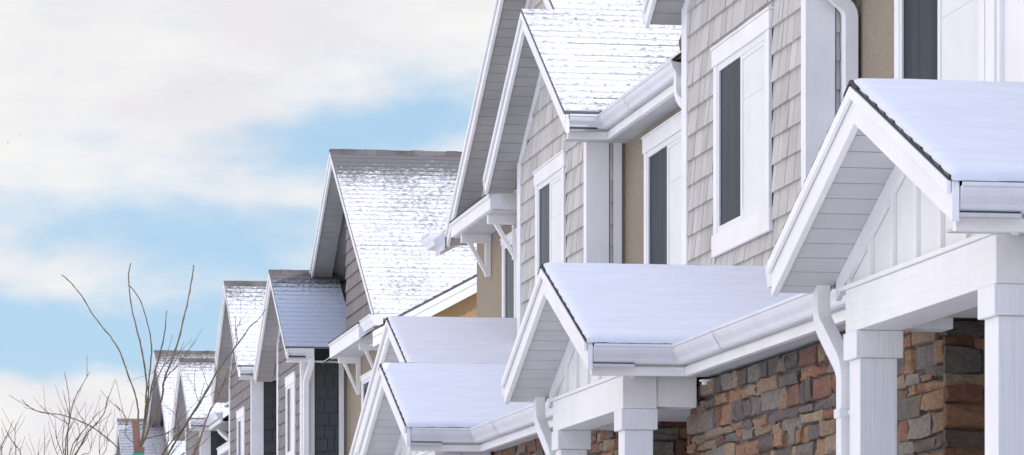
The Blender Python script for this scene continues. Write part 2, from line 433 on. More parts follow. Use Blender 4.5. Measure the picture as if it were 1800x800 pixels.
def stone_wall(house, X, y0, y1, z0, z1, side=False, seed=1, name='stone_veneer'):
    """stacked ledge stones, every one its own irregular block; side: wall in the plane Y = X seen from -Y"""
    r = random.Random(seed); mb = MB()
    def put(a, b, c_, d):
        g = .005; a += g; b -= g; c_ += g; d -= g
        dep = r.uniform(.012, .032); j = lambda s=.010: r.uniform(-s, s)
        base = [(0, a, c_), (0, b, c_), (0, b, d), (0, a, d)]
        ins = min(.006, (d-c_)*.08)
        cn = [(a+ins+j(), c_+ins+j()), (b-ins+j(), c_+ins+j()), (b-ins+j(), d-ins+j()), (a+ins+j(), d-ins+j())]
        # front edge midpoints give the face an uneven outline
        ring = []
        for k in range(4):
            p, q = cn[k], cn[(k+1) % 4]
            ring.append((dep + j(.008), *p))
            ring.append((dep + j(.010), (p[0]+q[0])/2 + j(.012), (p[1]+q[1])/2 + j(.010)))
        bs = []
        for k in range(4):
            p, q = base[k], base[(k+1) % 4]
            bs.append(p); bs.append((0, (p[1]+q[1])/2, (p[2]+q[2])/2))
        t = r.random(); T = (lambda p: (X-p[0], p[1], p[2])) if not side else (lambda p: (p[1], X-p[0], p[2]))
        mid = (dep + r.uniform(.002, .016), (a+b)/2 + j(.02), (c_+d)/2 + j(.01))
        for k in range(8):
            n = (k+1) % 8
            mb.face([T(bs[k]), T(bs[n]), T(ring[n]), T(ring[k])], t)
            mb.face([T(ring[k]), T(ring[n]), T(mid)], t)
    z = z1
    while z > z0:
        h = r.choice((.055, .07, .085, .10, .12)); zb = max(z-h, z0)
        y = y0
        while y < y1 - .01:
            w = r.choice((.11, .15, .19, .24, .30, .38)) * r.uniform(.85, 1.15)
            if h < .1: w *= 1.2
            e = min(y+w, y1)
            if y1 - e < .07: e = y1
            if h > .13 and r.random() < .35:
                m = zb + h*r.uniform(.4, .6); put(y, e, zb, m); put(y, e, m, z)
            else: put(y, e, zb + r.uniform(-.012, .008), z + r.uniform(-.008, .012))
            y = e
        z = zb
    o = mb.build(name, M['stone'], house)
    b = MB()
    if not side: b.box(X+.001, X+.05, y0, y1, z0, z1)
    else: b.box(y0+.06, y1, X+.001, X+.05, z0, z1)
    b.build('mortar_bed', M['mortar'], o)
    return o
def snow_sheet(roof, g, sg, x1, th=.012, seed=0, inset=.02, res=.035, name='snow'):
    """a blanket of snow with a ragged edge lying on one slope"""
    h = g['hf'] if sg > 0 else g['hn']; p = g['p']; k = math.sqrt(1+p*p); Ls = h*k
    x0 = g['Xr']; nx = max(4, int((x1-x0)/res)); ns = max(4, int(Ls/res)); mb = MB(); grid = []
    for i in range(ns+1):
        row = []
        sl = Ls*i/ns
        for jx in range(nx+1):
            fr = (sl/.14) % 1.0; e0 = .001 + .011*max(0, .5-fr)*(.5+noise.noise(Vector((seed, sl*3.1, 0)))) + .007*abs(noise.noise(Vector((seed+3, sl*31, 0))))
            x = x0 + .003 + (x1-x0-.003)*jx/nx + (e0 if jx == 0 else 0)
            s0 = -.020 + .024*max(0, noise.noise(Vector((x*5, seed, 5)))) + .012*abs(noise.noise(Vector((x*27, seed, 9))))
            s_ = s0 + (Ls-s0)*i/ns
            d = (Ls - s_)/k
            ed = min(1, (jx+.0)/1.6, (i+.0)/1.6); ed = math.sqrt(max(0, ed*(2-ed)))
            t = .010 + th*ed*(1 + .2*noise.noise(Vector((x*1.7, s_*1.7, seed)))) + .0022*noise.noise(Vector((x*7, s_*18, seed)))*ed
            row.append(((x, g['Y']+sg*d, g['Z']-p*d+t), (x, s_)))
        grid.append(row)
    for i in range(ns):
        for jx in range(nx):
            q = [grid[i][jx], grid[i][jx+1], grid[i+1][jx+1], grid[i+1][jx]]
            mb.face([a for a, _ in q], .5, [u for _, u in q])
    for jx in range(nx):      # skirts down to the shingles
        a, b = grid[0][jx], grid[0][jx+1]
        mb.face([a[0], b[0], (b[0][0], b[0][1], b[0][2]-.02), (a[0][0], a[0][1], a[0][2]-.02)], .5, [a[1], b[1], b[1], a[1]])
    for i in range(ns):
        a, b = grid[i][0], grid[i+1][0]
        mb.face([a[0], b[0], (b[0][0], b[0][1], b[0][2]-.02), (a[0][0], a[0][1], a[0][2]-.02)], .5, [a[1], b[1], b[1], a[1]])
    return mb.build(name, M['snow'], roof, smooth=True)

def gable_z(g): return lambda y: g['Z'] - g['p']*abs(y - g['Y'])

# ------------------------------------------------------------------ porch
def porch(house, p, X0=3.9, Zp=3.94, pitch=.395, half=1.44, depth=1.8, big=False, next_far=None, seed=1, th=.152, dx=.27, eave_gutter=True, Xwall=4.66):
    g = dict(Xr=X0, Xe=X0+depth, Y=p, Z=Zp, p=pitch, hf=half, hn=half-.02, wf=half-.12, wn=half-.12, rt=.0145)
    mb = MB(); slopes(mb, g, under=.0135, st=.006); roof = mb.build('porch_roof', M['shingle'], house)
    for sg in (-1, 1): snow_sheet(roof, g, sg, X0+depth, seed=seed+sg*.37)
    if True:
        cap = MB(); cap.prism([(p-.10, Zp-pitch*.10+.006), (p, Zp+.012), (p+.10, Zp-pitch*.10+.006), (p+.10, Zp-pitch*.10-.004), (p, Zp-.004), (p-.10, Zp-pitch*.10-.004)], X0-.006, X0+.14)
        cap.build('ridge_cap', M['shingle'], roof)
    rake_trim(house, g, th)
    Xb = X0 + dx
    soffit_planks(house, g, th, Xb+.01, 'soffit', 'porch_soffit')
    Ze = Zp - pitch*half; bl = half - .315; zt = Ze - .165; zb = zt - .19 * (1.5 if big else 1)
    # gable panel with battens
    z_top = gable_z(g); off = .0145 + th - .018
    w = MB(); yb = min(half-.12, (Zp-off-zt)/pitch)
    w.prism([(p-yb, zt+.001), (p+yb, zt+.001), (p+yb, z_top(p+yb)-off+.002), (p, Zp-off), (p-yb, z_top(p-yb)-off+.002)], Xb+.032, Xb+.06)
    pan = w.build('gable_panel', M['board'], house)
    k = -6
    for k in range(-8, 9):
        y = p + .06 + k*.36
        if abs(y-p) > yb-.08: continue
        b = MB(); b.box(Xb+.014, Xb+.0315, y-.022, y+.022, zt+.022, z_top(y)-off-.03)
        b.build('batten', M['trim'], pan)
    ft = MB(); ft.box(Xb-.012, Xb+.031, p-bl-.08, p+bl+.08, zt+.001, zt+.021); ft.build('ledge_strip', M['trim_h'], pan, bev=.003)
    frieze(house, g, th, Xb+.030, 'trim', .09)
    # beam, side beams, ceiling
    bw = .20
    b = MB(); b.box(Xb, Xb+bw, p-bl, p+bl, zb, zt); beam = b.build('beam', M['trim_h'], house, bev=.004)
    for sg in (-1, 1):
        b = MB(); y = p + sg*(bl - bw/2)
        b.box(Xb+bw+.001, Xwall-.055 if not big else Xwall-.01, y-bw/2+.012, y+bw/2-.012, zb+.012, zt-.002); b.build('side_beam', M['trim_h'], house, bev=.004)
    b = MB(); b.box(Xb+bw+.001, Xwall+.9, p-bl+bw, p+bl-bw, zb+.06, zb+.08); b.build('porch_ceiling', M['soffit'], house)
    for sg in (-1, 1):
        y = p + sg*(bl - .105); column(house, Xb-.004, Xb+bw, y-.107, y+.107, .18, zb)
    # gutters on both eaves
    zg = Ze - .014
    if eave_gutter:
        Xg = X0 + .60
        gutter(house, [(X0+.012, p+half+.004), (Xwall+.6, p+half+.004)], [(0, 1)], zg)
        if next_far is not None:
            yn = p-half+.10
            gutter(house, [(X0+.045, yn), (Xg, yn), (Xg, next_far)], [(0,-1), (-1,0)], zg)
            f = MB(); f.box(X0+.045, Xg-.001, yn+.001, yn+.025, zg-.12, zg-.002); f.box(Xg-.001, Xg+.022, next_far, yn+.025, zg-.12, zg-.002)
            fa = f.build('eave_fascia', M['trim_low'], house)
            f = MB(); f.box(X0+.045, Xg-.018, yn-.018, yn+.025, zg-.170, zg-.119); f.box(Xg-.018, Xg+.022, next_far, yn+.025, zg-.170, zg-.119)
            f.build('frieze_strip', M['trim_h'], fa, bev=.003)
            # lean-to roof between this porch and the next nearer one
            sg_ = dict(x0=Xg, z0=Ze)
            r = MB(); x1 = 5.70; zx = Ze + (x1-Xg)*.36
            r.hexa([(Xg-.01,next_far-.3,Ze-.03),(x1,next_far-.3,zx-.03),(x1,yn+1.2,zx-.03),(Xg-.01,yn+1.2,Ze-.03),(Xg-.01,next_far-.3,Ze-.005),(x1,next_far-.3,zx-.005),(x1,yn+1.2,zx-.005),(Xg-.01,yn+1.2,Ze-.005)])
            lr = r.build('lean_to_roof', M['shingle'], house)
            s = MB(); n = 24
            for i in range(n):
                y0, y1 = next_far-.3 + (yn+1.5-next_far)*i/n, next_far-.3 + (yn+1.5-next_far)*(i+1)/n
                e = lambda y: .02 + .03*noise.noise(Vector((y*3, seed, 1)))
                A = [(Xg+e(y0), y0, Ze+.004), (Xg+e(y1), y1, Ze+.004), (Xg+.06+e(y1), y1, Ze+.05), (Xg+.06+e(y0), y0, Ze+.05), (x1, y1, zx+.03), (x1, y0, zx+.03)]
                s.face([A[0],A[1],A[2],A[3]], .5, [(a[1], 0) for a in A[:4]]); s.face([A[3],A[2],A[4],A[5]], .5, [(A[3][1],0),(A[2][1],0),(A[4][1],1.2),(A[5][1],1.2)])
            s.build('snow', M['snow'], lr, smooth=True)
            # eave soffit of the lean-to
            zs = zg - .160; s = MB(); y = next_far
            while y < yn - .01:
                e = min(y+.062, yn); s.box(Xg+.023, Xwall+.04, y, e-.003, zs, zs+.012, rnd.random()); y += .065
            s.box(X0+.06, Xwall+.3, yn+.026, yn+.16, zs, zs+.012)
            so = s.build('eave_soffit', M['soffit'], house)
            b = MB(); b.box(Xg+.023, Xwall+.04, next_far, yn, zs+.014, zs+.02); b.build('soffit_backing', M['gap'], so)
        xd, yd = X0+.235, p+half-.03
        downspout(house, [(xd, yd, Ze-.10), (xd, yd, Ze-.27), (xd+.052, yd-.215, Ze-.50), (xd+.052, yd-.215, .15)], strap=Ze-.70)
    return g

# ------------------------------------------------------------------ upper bay with its gable
def bay(house, y0, y1, c, Zp, pitch=.57, hf=2.05, hn=2.05, Xr=5.43, X=5.70, Xrec=6.0, zb=3.0, mat='shake', shm='shingle_snowy', win=None, th=.15, Xe=8.0, Xe_near=None, panel=False, Xg=5.82, gut_to=None, cap=False, z_main=None, tone=1, far_gutter=True, boards=.14, dark_side=False):
    g = dict(Xr=Xr, Xe=Xe, Y=c, Z=Zp, p=pitch, hf=hf, hn=hn, wf=y1-c+.02, wn=c-y0+.02)
    g['tone'] = tone
    if Xe_near: g['Xe_near'] = Xe_near
    mb = MB(); slopes(mb, g); roof = mb.build('gable_roof', M[shm], house)
    if cap: ridge_cap(roof, g, cap)
    rake_trim(house, g, th)
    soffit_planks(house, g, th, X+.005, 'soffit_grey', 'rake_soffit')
    off = .031 + th - .018; top = gable_z(g)
    w = MB(); w.prism([(y0, zb), (y1, zb), (y1, top(y1)-off), (c, Zp-off), (y0, top(y0)-off)], X+.001, Xrec+.6)
    w.build('bay_wall', M['stucco'] if not panel else M['board'], house)
    frieze(house, g, th, X-.0, 'trim', .10)
    t2 = lambda y: top(y) - off - .09
    holes = []
    if win:
        holes = [(win[0]-.03, win[1]+.03, win[2], win[3])]
        window(house, X-.004, *win)
    if panel:
        y = y0 + .42
        while y < y1-.1:
            b = MB(); b.box(X-.022, X+.0005, y-.025, y+.025, zb, t2(y)); b.build('batten', M['trim'], house); y += .42
    else:
        shakes(house, X, y0+.10, y1-boards+.001, zb+.0, t2, holes, mat)
    # corner boards: front leaf and side leaf
    for ya, yb_, sd in ((y0, y0+.10, -1), (y1-boards, y1, 1)):
        m = MB(); zt = min(top(ya), top(yb_)) - off
        m.box(X-.026, X-.0005, ya-(.022 if sd < 0 else 0), yb_+(.022 if sd > 0 else 0), zb, zt)
        yy = y0 if sd < 0 else y1
        m.box(X-.0002, X+.165, yy-.022 if sd < 0 else yy+.001, yy-.001 if sd < 0 else yy+.022, zb, zt)
        m.build('corner_board', M['trim'], house, bev=.003)
    # return wall that faces the viewer
    zt = top(y0) - off
    if Xrec - X > .2:
        shakes(house, 0, X+.167, Xrec-.10, zb, lambda y: zt, (), 'shake_shaded' if mat == 'shake_dark' else mat, name='return_siding', side=y0-.002)
        m = MB(); m.box(Xrec-.10, Xrec-.03, y0-.022, y0-.001, zb, zt); m.build('inside_corner_board', M['trim'], house)
    Ze = Zp - pitch*hn; zg = Ze - .028; yn = c-hn+.10
    if gut_to is not None:
        gutter(house, [(Xr+.045, yn), (Xg, yn), (Xg, gut_to)], [(0,-1), (-1,0)], zg)
        f = MB(); f.box(Xr+.045, Xg-.001, yn+.001, yn+.022, zg-.125, zg-.002); f.box(Xg-.001, Xg+.02, gut_to, yn+.022, zg-.125, zg-.002)
        fa = f.build('eave_fascia', M['trim_low'], house)
        f = MB(); f.box(Xr+.045, Xg-.02, yn-.02, yn+.022, zg-.185, zg-.124); f.box(Xg-.02, Xg+.02, gut_to, yn+.022, zg-.185, zg-.124)
        f.build('frieze_strip', M['trim_h'], fa, bev=.003)
        zs = zg-.178; s = MB(); y = gut_to
        while y < yn-.01:
            e = min(y+.125, yn); s.box(Xg+.021, Xrec+.02, y, e-.005, zs, zs+.012); y += .125
        s.box(X+.005, Xrec+.02, yn+.024, y0-.002, zs, zs+.012)
        s.box(Xr+.05, X+.004, yn+.024, y0-.03, zs, zs+.012)
        so = s.build('eave_soffit', M['soffit'], house)
        b = MB(); b.box(Xg+.021, Xrec+.02, gut_to, yn, zs+.014, zs+.02); b.build('soffit_backing', M['gap'], so)
    if far_gutter:
        gutter(house, [(Xr+.012, c+hf+.004), (X+.4, c+hf+.004)], [(0, 1)], Zp-pitch*hf-.028)
    return g
def ridge_cap(roof, g, x1):
    Y, Z, p = g['Y'], g['Z'], g['p']; x = g['Xr']-.004; r = random.Random(3)
    mb = MB()
    while x < x1:
        e = x + .16; up = r.uniform(.010, .02)
        mb.prism([(Y-.14, Z-p*.14+.004), (Y-.0, Z+up), (Y+.14, Z-p*.14+.004), (Y+.14, Z-p*.14-.004), (Y, Z-.004), (Y-.14, Z-p*.14-.004)], x, e-.004); x = e
    mb.build('ridge_cap', M['cap'], roof)
def bracket(house, X, y, zt, reach=.30, drop=.42):
    mb = MB(); w = .034
    mb.box(X-reach, X-.001, y-w, y+w, zt-.085, zt)
    mb.box(X-.06, X-.001, y-w+.004, y+w-.004, zt-drop, zt-.086)
    mb.prismy([(X-reach+.06, zt-.086), (X-reach+.11, zt-.086), (X-.061, zt-drop+.10), (X-.061, zt-drop+.03)], y-w+.01, y+w-.01)
    mb.build('bracket', M['trim'], house, bev=.004)
def pent(house, X, y0, y1, zt, zb, reach=.34):
    """little bracketed eave over a window"""
    mb = MB(); mb.prismy([(X-reach, zb), (X-reach, zt-.035), (X-.001, zt+.05), (X-.001, zb+.0)], y0, y1)
    o = mb.build('pent_roof', M['trim_h'], house, bev=.004)
    s = MB(); y = y0+.02
    while y < y1-.03:
        e = min(y+.12, y1-.02); s.box(X-reach+.03, X-.003, y, e-.006, zb-.012, zb-.001); y += .12
    s.build('pent_soffit', M['soffit'], o)
    m = MB(); m.prismy([(X-reach-.014, zt-.06), (X-reach-.014, zt-.028), (X-.002, zt+.068), (X-.002, zt+.052), (X-reach-.001, zt-.034), (X-reach-.001, zt-.06)], y0-.012, y1+.012)
    m.build('drip_edge', M['metal'], o)
    k = MB(); k.prismy([(X-reach-.016, zt-.027), (X-reach-.016, zt-.012), (X-.002, zt+.085), (X-.002, zt+.070)], y0-.016, y1+.016)
    k.build('shingle_edge', M['shingle'], o)
    return o
def recess_wall(house, X, y0, y1, zb, zt, win=None, mat='stucco'):
    mb = MB(); mb.box(X, X+.2, y0, y1, zb, zt); mb.build('upper_wall', M[mat], house)
    if win: window(house, X-.004, *win)
def body(house, y0, y1, Xf, z_eave, end_near=False, end_far=False, Xr=11.2, pitch=.536, wall='stucco', wall_low=4.75, sh='shingle_snowy', endmat='stucco_gold', Xeave=None):
    """the solid of the unit behind its front, with its slice of the long main roof"""
    Xeave = Xeave or Xf-.26; xb = 2*Xr - Xeave; zr = z_eave + pitch*(Xr-Xeave)
    mb = MB(); mb.box(Xf+.21, xb-.3, y0, y1, 0, z_eave-.12)
    zq = z_eave + pitch*(Xf+.21-Xeave) - .2
    mb.prismy([(Xf+.21, z_eave-.121), (xb-.3, z_eave-.121), (xb-.3, z_eave-.119), (Xr, zr-.2), (Xf+.21, max(zq, z_eave-.119))], y0, y1)
    mb.build('wall', M[endmat], house)
    ya = y0-.28 if end_near else y0; yb = y1+.28 if end_far else y1
    r = MB(); k = math.sqrt(1+pitch**2)
    for sg in (-1, 1):
        Ls = (Xr-Xeave)*k; n = int(Ls/.14)+1
        P = lambda s, y, up: (Xr + sg*(Ls-s)/k, y, zr - pitch*(Ls-s)/k + up)
        for i in range(n):
            s0, s1 = i*.14, min((i+1)*.14, Ls)
            if s1-s0 < .001: break
            r.face([P(s0,ya,.009),P(s0,yb,.009),P(s1,yb,0),P(s1,ya,0)], s0/Ls*.99, [(ya,s0),(yb,s0),(yb,s1),(ya,s1)])
            r.face([P(s0,ya,.009),P(s0,yb,.009),P(s0,yb,-.001),P(s0,ya,-.001)], .5, [(ya,s0)]*4)
        r.face([P(0,ya,-.03),P(0,yb,-.03),P(Ls,yb,-.03),P(Ls,ya,-.03)], .5, [(0,.07)]*4)
        for y in (ya, yb): r.face([P(0,y,0),P(Ls,y,0),P(Ls,y,-.03),P(0,y,-.03)], .99, [(0,0)]*4)
    ro = r.build('main_roof', M[sh], house)
    for flag, y, s in ((end_near, ya, 1), (end_far, yb, -1)):
        if not flag: continue
        for sg in (-1, 1):
            xe = Xr + sg*(Xr-Xeave); m = MB(); e0, e1 = (y+.012*s, y+.042*s)
            m.prismy([(xe, z_eave-.031), (Xr, zr-.031), (Xr, zr-.22), (xe, z_eave-.22)], min(e0,e1), max(e0,e1)); m.build('rake_board', M['trim_h'], house)
            m = MB(); e0, e1 = (y-.008*s, y+.0095*s)
            m.prismy([(xe, z_eave-.031), (Xr, zr-.031), (Xr, zr-.10), (xe, z_eave-.10)], min(e0,e1), max(e0,e1)); m.build('rake_moulding', M['trim_h'], house)
            m = MB(); e0, e1 = (y+.043*s, y+.3*s)
            m.prismy([(xe, z_eave-.19), (Xr, zr-.19), (Xr, zr-.175), (xe, z_eave-.175)], min(e0,e1), max(e0,e1)); m.build('rake_soffit', M['soffit'], house)
    return ro

GRP = 'attached townhouses in the snowy row'
XS = 4.66
def lower_front(house, p, y_far, seed, near=None):
    """ground floor: door recess behind the porch and the stone wall beyond it"""
    a, b = p-.72, p+1.17
    stone_wall(house, XS, b, y_far, .1, 3.18, seed=seed)
    stone_wall(house, b, XS-.038, XS+.95, .1, 3.18, side=True, seed=seed+50, name='stone_return')
    if near is not None: stone_wall(house, XS, near, a, .1, 3.18, seed=seed+20)
    m = MB(); m.box(XS+.051, 6.2, b+.051, y_far, 0, 3.2); m.box(5.95, 6.2, a, b+.05, 0, 3.4)
    if near is not None: m.box(XS+.051, 6.2, near, a, 0, 3.2)
    m.build('ground_floor_wall', M['stucco'], house)
    d = MB(); d.box(5.90, 5.949, a+.35, b-.35, .2, 2.35); dd = d.build('front_door', M['door'], house)
    h = MB(); h.box(5.86, 5.899, a+.42, a+.46, 1.1, 1.3); h.build('handle', M['metal'], dd)
    s = MB(); s.box(3.95, 5.94, p-1.4, p+1.4, 0, .18); s.build('porch_slab', M['concrete'], house)

# ================================================================== the townhouses
pA, pB, p3 = 14.86, 22.12, 29.46
# --- unit 1: nearest
h = thing('townhouse', (5.7, 15, 0), 'nearest townhouse, snowy gabled porch with two white columns and downspout', 'townhouse', GRP)
porch(h, pA, next_far=10.6, seed=1)
lower_front(h, pA, pB-.72, 11, near=9.5)
bay(h, 15.3, 18.86, 17.1, 7.4, panel=True, gut_to=11.5, win=None)
recess_wall(h, 6.0, 11, 15.3, 3.0, 5.95)
body(h, 10.5, 18.9, 6.0, 6.0)
# --- unit 2
h = thing('townhouse', (5.7, 22, 0), 'beige townhouse with large white framed window above the second snowy porch', 'townhouse', GRP)
porch(h, pB, next_far=16.34, seed=2)
lower_front(h, pB, p3-.72, 12)
bay(h, 22.75, 26.38, 24.57, 7.46, hf=2.0, hn=2.0, gut_to=18.95, win=(23.70, 25.34, 4.36, 5.79))
recess_wall(h, 6.0, 18.9, 22.74, 3.0, 6.25, win=(19.88, 21.74, 4.3, 5.72))
downspout(h, [(5.68, 22.60, 6.20), (5.70, 22.60, 5.80), (5.935, 22.64, 5.62), (5.935, 22.64, 3.4)], w=.10, d=.08)
body(h, 18.9, 26.4, 6.0, 6.2)
lt = MB(); lt.box(4.52, 4.545, 20.46, 20.49, 3.118, 3.145); lt.box(4.508, 4.557, 20.44, 20.51, 3.138, 3.147); lt.build('soffit_light', M['lampglass'], h, bev=.008)
# --- unit 3
h = thing('townhouse', (5.7, 29, 0), 'beige townhouse with tall narrow gable, speckled snowy roof and round roof vent', 'townhouse', GRP)
porch(h, p3, next_far=23.6, seed=3, Zp=3.91)
lower_front(h, p3, 33.4, 13)
gB = bay(h, 30.11, 33.45, 31.8, 7.17, gut_to=26.92, win=(31.10, 32.50, 4.36, 5.85), Xe_near=5.722, Xe=6.3, th=.15, far_gutter=True, tone=.5)
recess_wall(h, 6.0, 26.38, 30.1, 3.0, 5.83, win=(27.45, 29.2, 4.3, 5.71))
downspout(h, [(5.79, 27.0, 5.9), (5.79, 27.0, 5.72), (5.96, 26.75, 5.45), (5.96, 26.75, 3.4)], w=.08, d=.07)
body(h, 26.4, 33.45, 6.0, 6.0)
v = MB()
for k in range(16):
    a, b = 2*math.pi*k/16, 2*math.pi*(k+1)/16
    for (r0, z0, r1, z1) in ((.09, 6.05, .09, 6.26), (.13, 6.26, .14, 6.33), (.09, 6.26, .13, 6.26), (.14, 6.33, .11, 6.40), (.11, 6.40, .0, 6.43)):
        v.face([(6.18+r0*math.cos(a), 28.2+r0*math.sin(a), z0), (6.18+r0*math.cos(b), 28.2+r0*math.sin(b), z0), (6.18+r1*math.cos(b), 28.2+r1*math.sin(b), z1), (6.18+r1*math.cos(a), 28.2+r1*math.sin(a), z1)])
v.build('roof_vent', M['vent'], h)

def big_gable(house, Y, Z, hf, hn, Xr, Xw, y0, y1, p=.57, near_cut=None, far_cut=None, mat='shake', shm='shingle_snowy', split=None, cap=None, valley=None, tone=1, zb=6.2, Xe=11.0, wallmat='stucco', low=3.0):
    g = dict(Xr=Xr, Xe=Xe, Y=Y, Z=Z, p=p, hf=hf, hn=hn, wf=y1-Y, wn=Y-y0)
    g['tone'] = tone
    if valley: g['valley'] = valley
    if near_cut: g['near_cut0'] = 0.0; g['near_cut1'] = near_cut
    if far_cut: g['far_cut1'] = far_cut
    mb = MB(); slopes(mb, g); roof = mb.build('gable_roof', M[shm], house)
    if cap: ridge_cap(roof, g, cap)
    th = .15; rake_trim(house, g, th)
    gs = dict(g)
    if near_cut: gs['hn'] = near_cut
    soffit_planks(house, gs, th, Xw+.005, 'soffit_grey', 'rake_soffit')
    off = .031+th-.018; top = gable_z(g)
    w = MB(); w.prism([(y0, low), (y1, low), (y1, top(y1)-off), (Y, Z-off), (y0, top(y0)-off)], Xw+.001, Xw+.2); w.build('gable_wall', M[wallmat], house)
    gs['wn'] = near_cut or g['wn']
    frieze(house, gs, th, Xw, 'trim', .10)
    shakes(house, Xw, y0, y1, zb, lambda y: top(y)-off-.09, (), mat)
    return g
# --- unit 4: end of the first building, under the big gable
h = thing('townhouse', (5.7, 36, 0), 'end townhouse under the tallest gable, bracketed pent eave and wide blue shaded porch roof', 'townhouse', GRP)
big_gable(h, 33.93, 8.385, 4.2, 4.18, 5.72, 6.0, 33.46, 37.85, near_cut=2.13, tone=.5)
window(h, 5.996, 34.75, 36.1, 4.2, 5.66, head=.05, jamb=.07)
pent(h, 6.0, 34.9, 37.35, 5.99, 5.82)
bracket(h, 6.0, 35.3, 5.81); bracket(h, 6.0, 36.95, 5.81)
gutter(h, [(5.70, 38.17), (5.70, 38.75)], [(-1, 0)], 5.97, sc=1.25)
m = MB(); m.box(5.702, 5.72, 38.15, 38.75, 5.79, 5.965); m.build('eave_fascia', M['trim_h'], h)
body(h, 33.45, 38.4, 6.0, 6.0, end_far=True)
porch(h, 34.3, X0=4.6, Zp=4.72, half=3.0, depth=1.42, big=True, seed=5, eave_gutter=False, Xwall=5.9, dx=.32)
m = MB(); m.box(5.9, 6.2, 33.5, 37.85, 0, 3.3); m.build('ground_floor_wall', M['stucco'], h)

# --- unit 5: first of the second building
h = thing('townhouse', (6.0, 48.5, 0), 'taupe townhouse with the largest steep snow patched roof and brown ridge', 'townhouse', GRP)
big_gable(h, 50.55, 8.47, 4.7, 4.75, 6.0, 6.3, 45.9, 51.1, far_cut=2.45, mat='shake_dark', shm='shingle_patchy', cap=10.0, zb=5.7, valley=(5.95, 5.62, .536))
pent(h, 6.3, 46.9, 50.0, 5.82, 5.60, reach=.37)
bracket(h, 6.3, 47.4, 5.59, drop=.5); bracket(h, 6.3, 49.6, 5.59, drop=.5)
window(h, 6.296, 47.7, 49.3, 4.0, 5.3, head=.06, jamb=.08)
gutter(h, [(6.05, 45.62), (6.05, 46.6)], [(-1, 0)], 5.80, sc=1.3)
m = MB(); m.box(6.052, 6.07, 45.62, 46.6, 5.62, 5.79); m.build('eave_fascia', M['trim_h'], h)
body(h, 45.9, 51.15, 6.3, 5.62, end_near=True, sh='shingle_patchy', Xeave=5.95)
# --- unit 6
h = thing('townhouse', (5.7, 53, 0), 'taupe townhouse whose gable roof lies in blue shadow beside the large snowy roof', 'townhouse', GRP)
bay(h, 51.2, 54.35, 53.05, 7.08, hf=2.2, hn=2.2, Xrec=6.3, mat='shake_dark', shm='shingle_shaded', win=(51.95, 53.1, 4.3, 5.55), gut_to=None, cap=6.3, Xe=6.4)
gutter(h, [(5.475, 50.95), (5.82, 50.95)], [(0, -1)], 5.80)
m = MB(); m.box(5.475, 5.82, 50.951, 50.97, 5.64, 5.795); m.box(5.475, 6.25, 50.99, 51.17, 5.63, 5.645); m.build('eave_fascia', M['trim_h'], h)
downspout(h, [(5.80, 50.98, 5.72), (5.80, 50.98, 5.6), (5.74, 51.12, 5.38), (5.74, 51.12, 3)], w=.09, d=.07)
recess_wall(h, 6.3, 54.35, 58.2, 3.0, 5.8, win=(55.6, 57.3, 4.3, 5.6), mat='stucco')
body(h, 51.15, 56.2, 6.3, 5.75, sh='shingle_patchy', Xeave=6.02)
m = MB(); m.box(5.7, 6.3, 51.2, 54.3, 0, 3.0); m.build('ground_floor_wall', M['stucco'], h)
# --- unit 7
h = thing('townhouse', (5.7, 60, 0), 'taupe townhouse with tall narrow snowy gable and one small window, fourth gable from the left', 'townhouse', GRP)
bay(h, 58.15, 61.95, 60.1, 7.62, pitch=.66, hf=2.45, hn=2.3, Xrec=6.3, mat='shake_dark', shm='shingle_snowy', win=(59.3, 60.5, 4.2, 5.55), gut_to=54.6, cap=7.5)
recess_wall(h, 6.3, 61.95, 67.6, 3.0, 5.9, win=(63.2, 64.9, 4.3, 5.5))
pent(h, 6.3, 62.3, 65.2, 6.12, 5.95, reach=.42)
pent(h, 6.3, 63.0, 66.4, 5.32, 5.16, reach=.42)
bracket(h, 6.3, 63.6, 5.15); bracket(h, 6.3, 65.8, 5.15)
body(h, 56.2, 64.8, 6.3, 5.95, sh='shingle_snowy', Xeave=6.02)
m = MB(); m.box(5.7, 6.3, 58.2, 61.9, 0, 3.0); m.build('ground_floor_wall', M['stucco'], h)
# --- unit 8
h = thing('townhouse', (5.7, 69, 0), 'far grey townhouse with small snowy gable in front of the broad white roof', 'townhouse', GRP)
bay(h, 67.6, 71.0, 69.3, 7.1, hf=2.15, hn=2.15, Xrec=6.3, mat='shake_dark', shm='shingle_snowy', win=None, gut_to=64.9, cap=7.5)
downspout(h, [(5.95, 66.9, 5.8), (5.95, 66.9, 5.65), (6.2, 66.7, 5.4), (6.2, 66.7, 3)], w=.09, d=.07)
body(h, 64.8, 72.5, 6.3, 5.85, end_far=True, sh='shingle_snowy', Xeave=6.02)
m = MB(); m.box(5.7, 6.3, 67.6, 71.0, 0, 3.0); m.build('ground_floor_wall', M['stucco'], h)
# --- unit 9 and 10: the far building
h = thing('townhouse', (6.0, 81, 0), 'far townhouse with the broad white snowy roof behind the upright twigs', 'townhouse', GRP)
big_gable(h, 82.9, 8.35, 4.7, 4.6, 5.95, 6.25, 78.4, 84.0, far_cut=2.4, mat='shake_dark', shm='shingle_snowy', cap=10.0, zb=5.0, valley=(5.95, 5.7, .536))
body(h, 78.4, 84.0, 6.25, 5.7, end_near=True, sh='shingle_snowy', Xeave=5.95)
h = thing('townhouse', (5.6, 85.6, 0), 'farthest townhouse, small pale gable low at the left end of the row', 'townhouse', GRP)
bay(h, 84.0, 87.3, 85.5, 7.0, hf=2.2, hn=2.2, Xr=5.3, X=5.6, Xrec=6.25, mat='shake_dark', shm='shingle_snowy', cap=6.6, gut_to=None, Xe=6.6)
body(h, 84.0, 92, 6.25, 5.7, end_far=True, sh='shingle_snowy', Xeave=5.95)

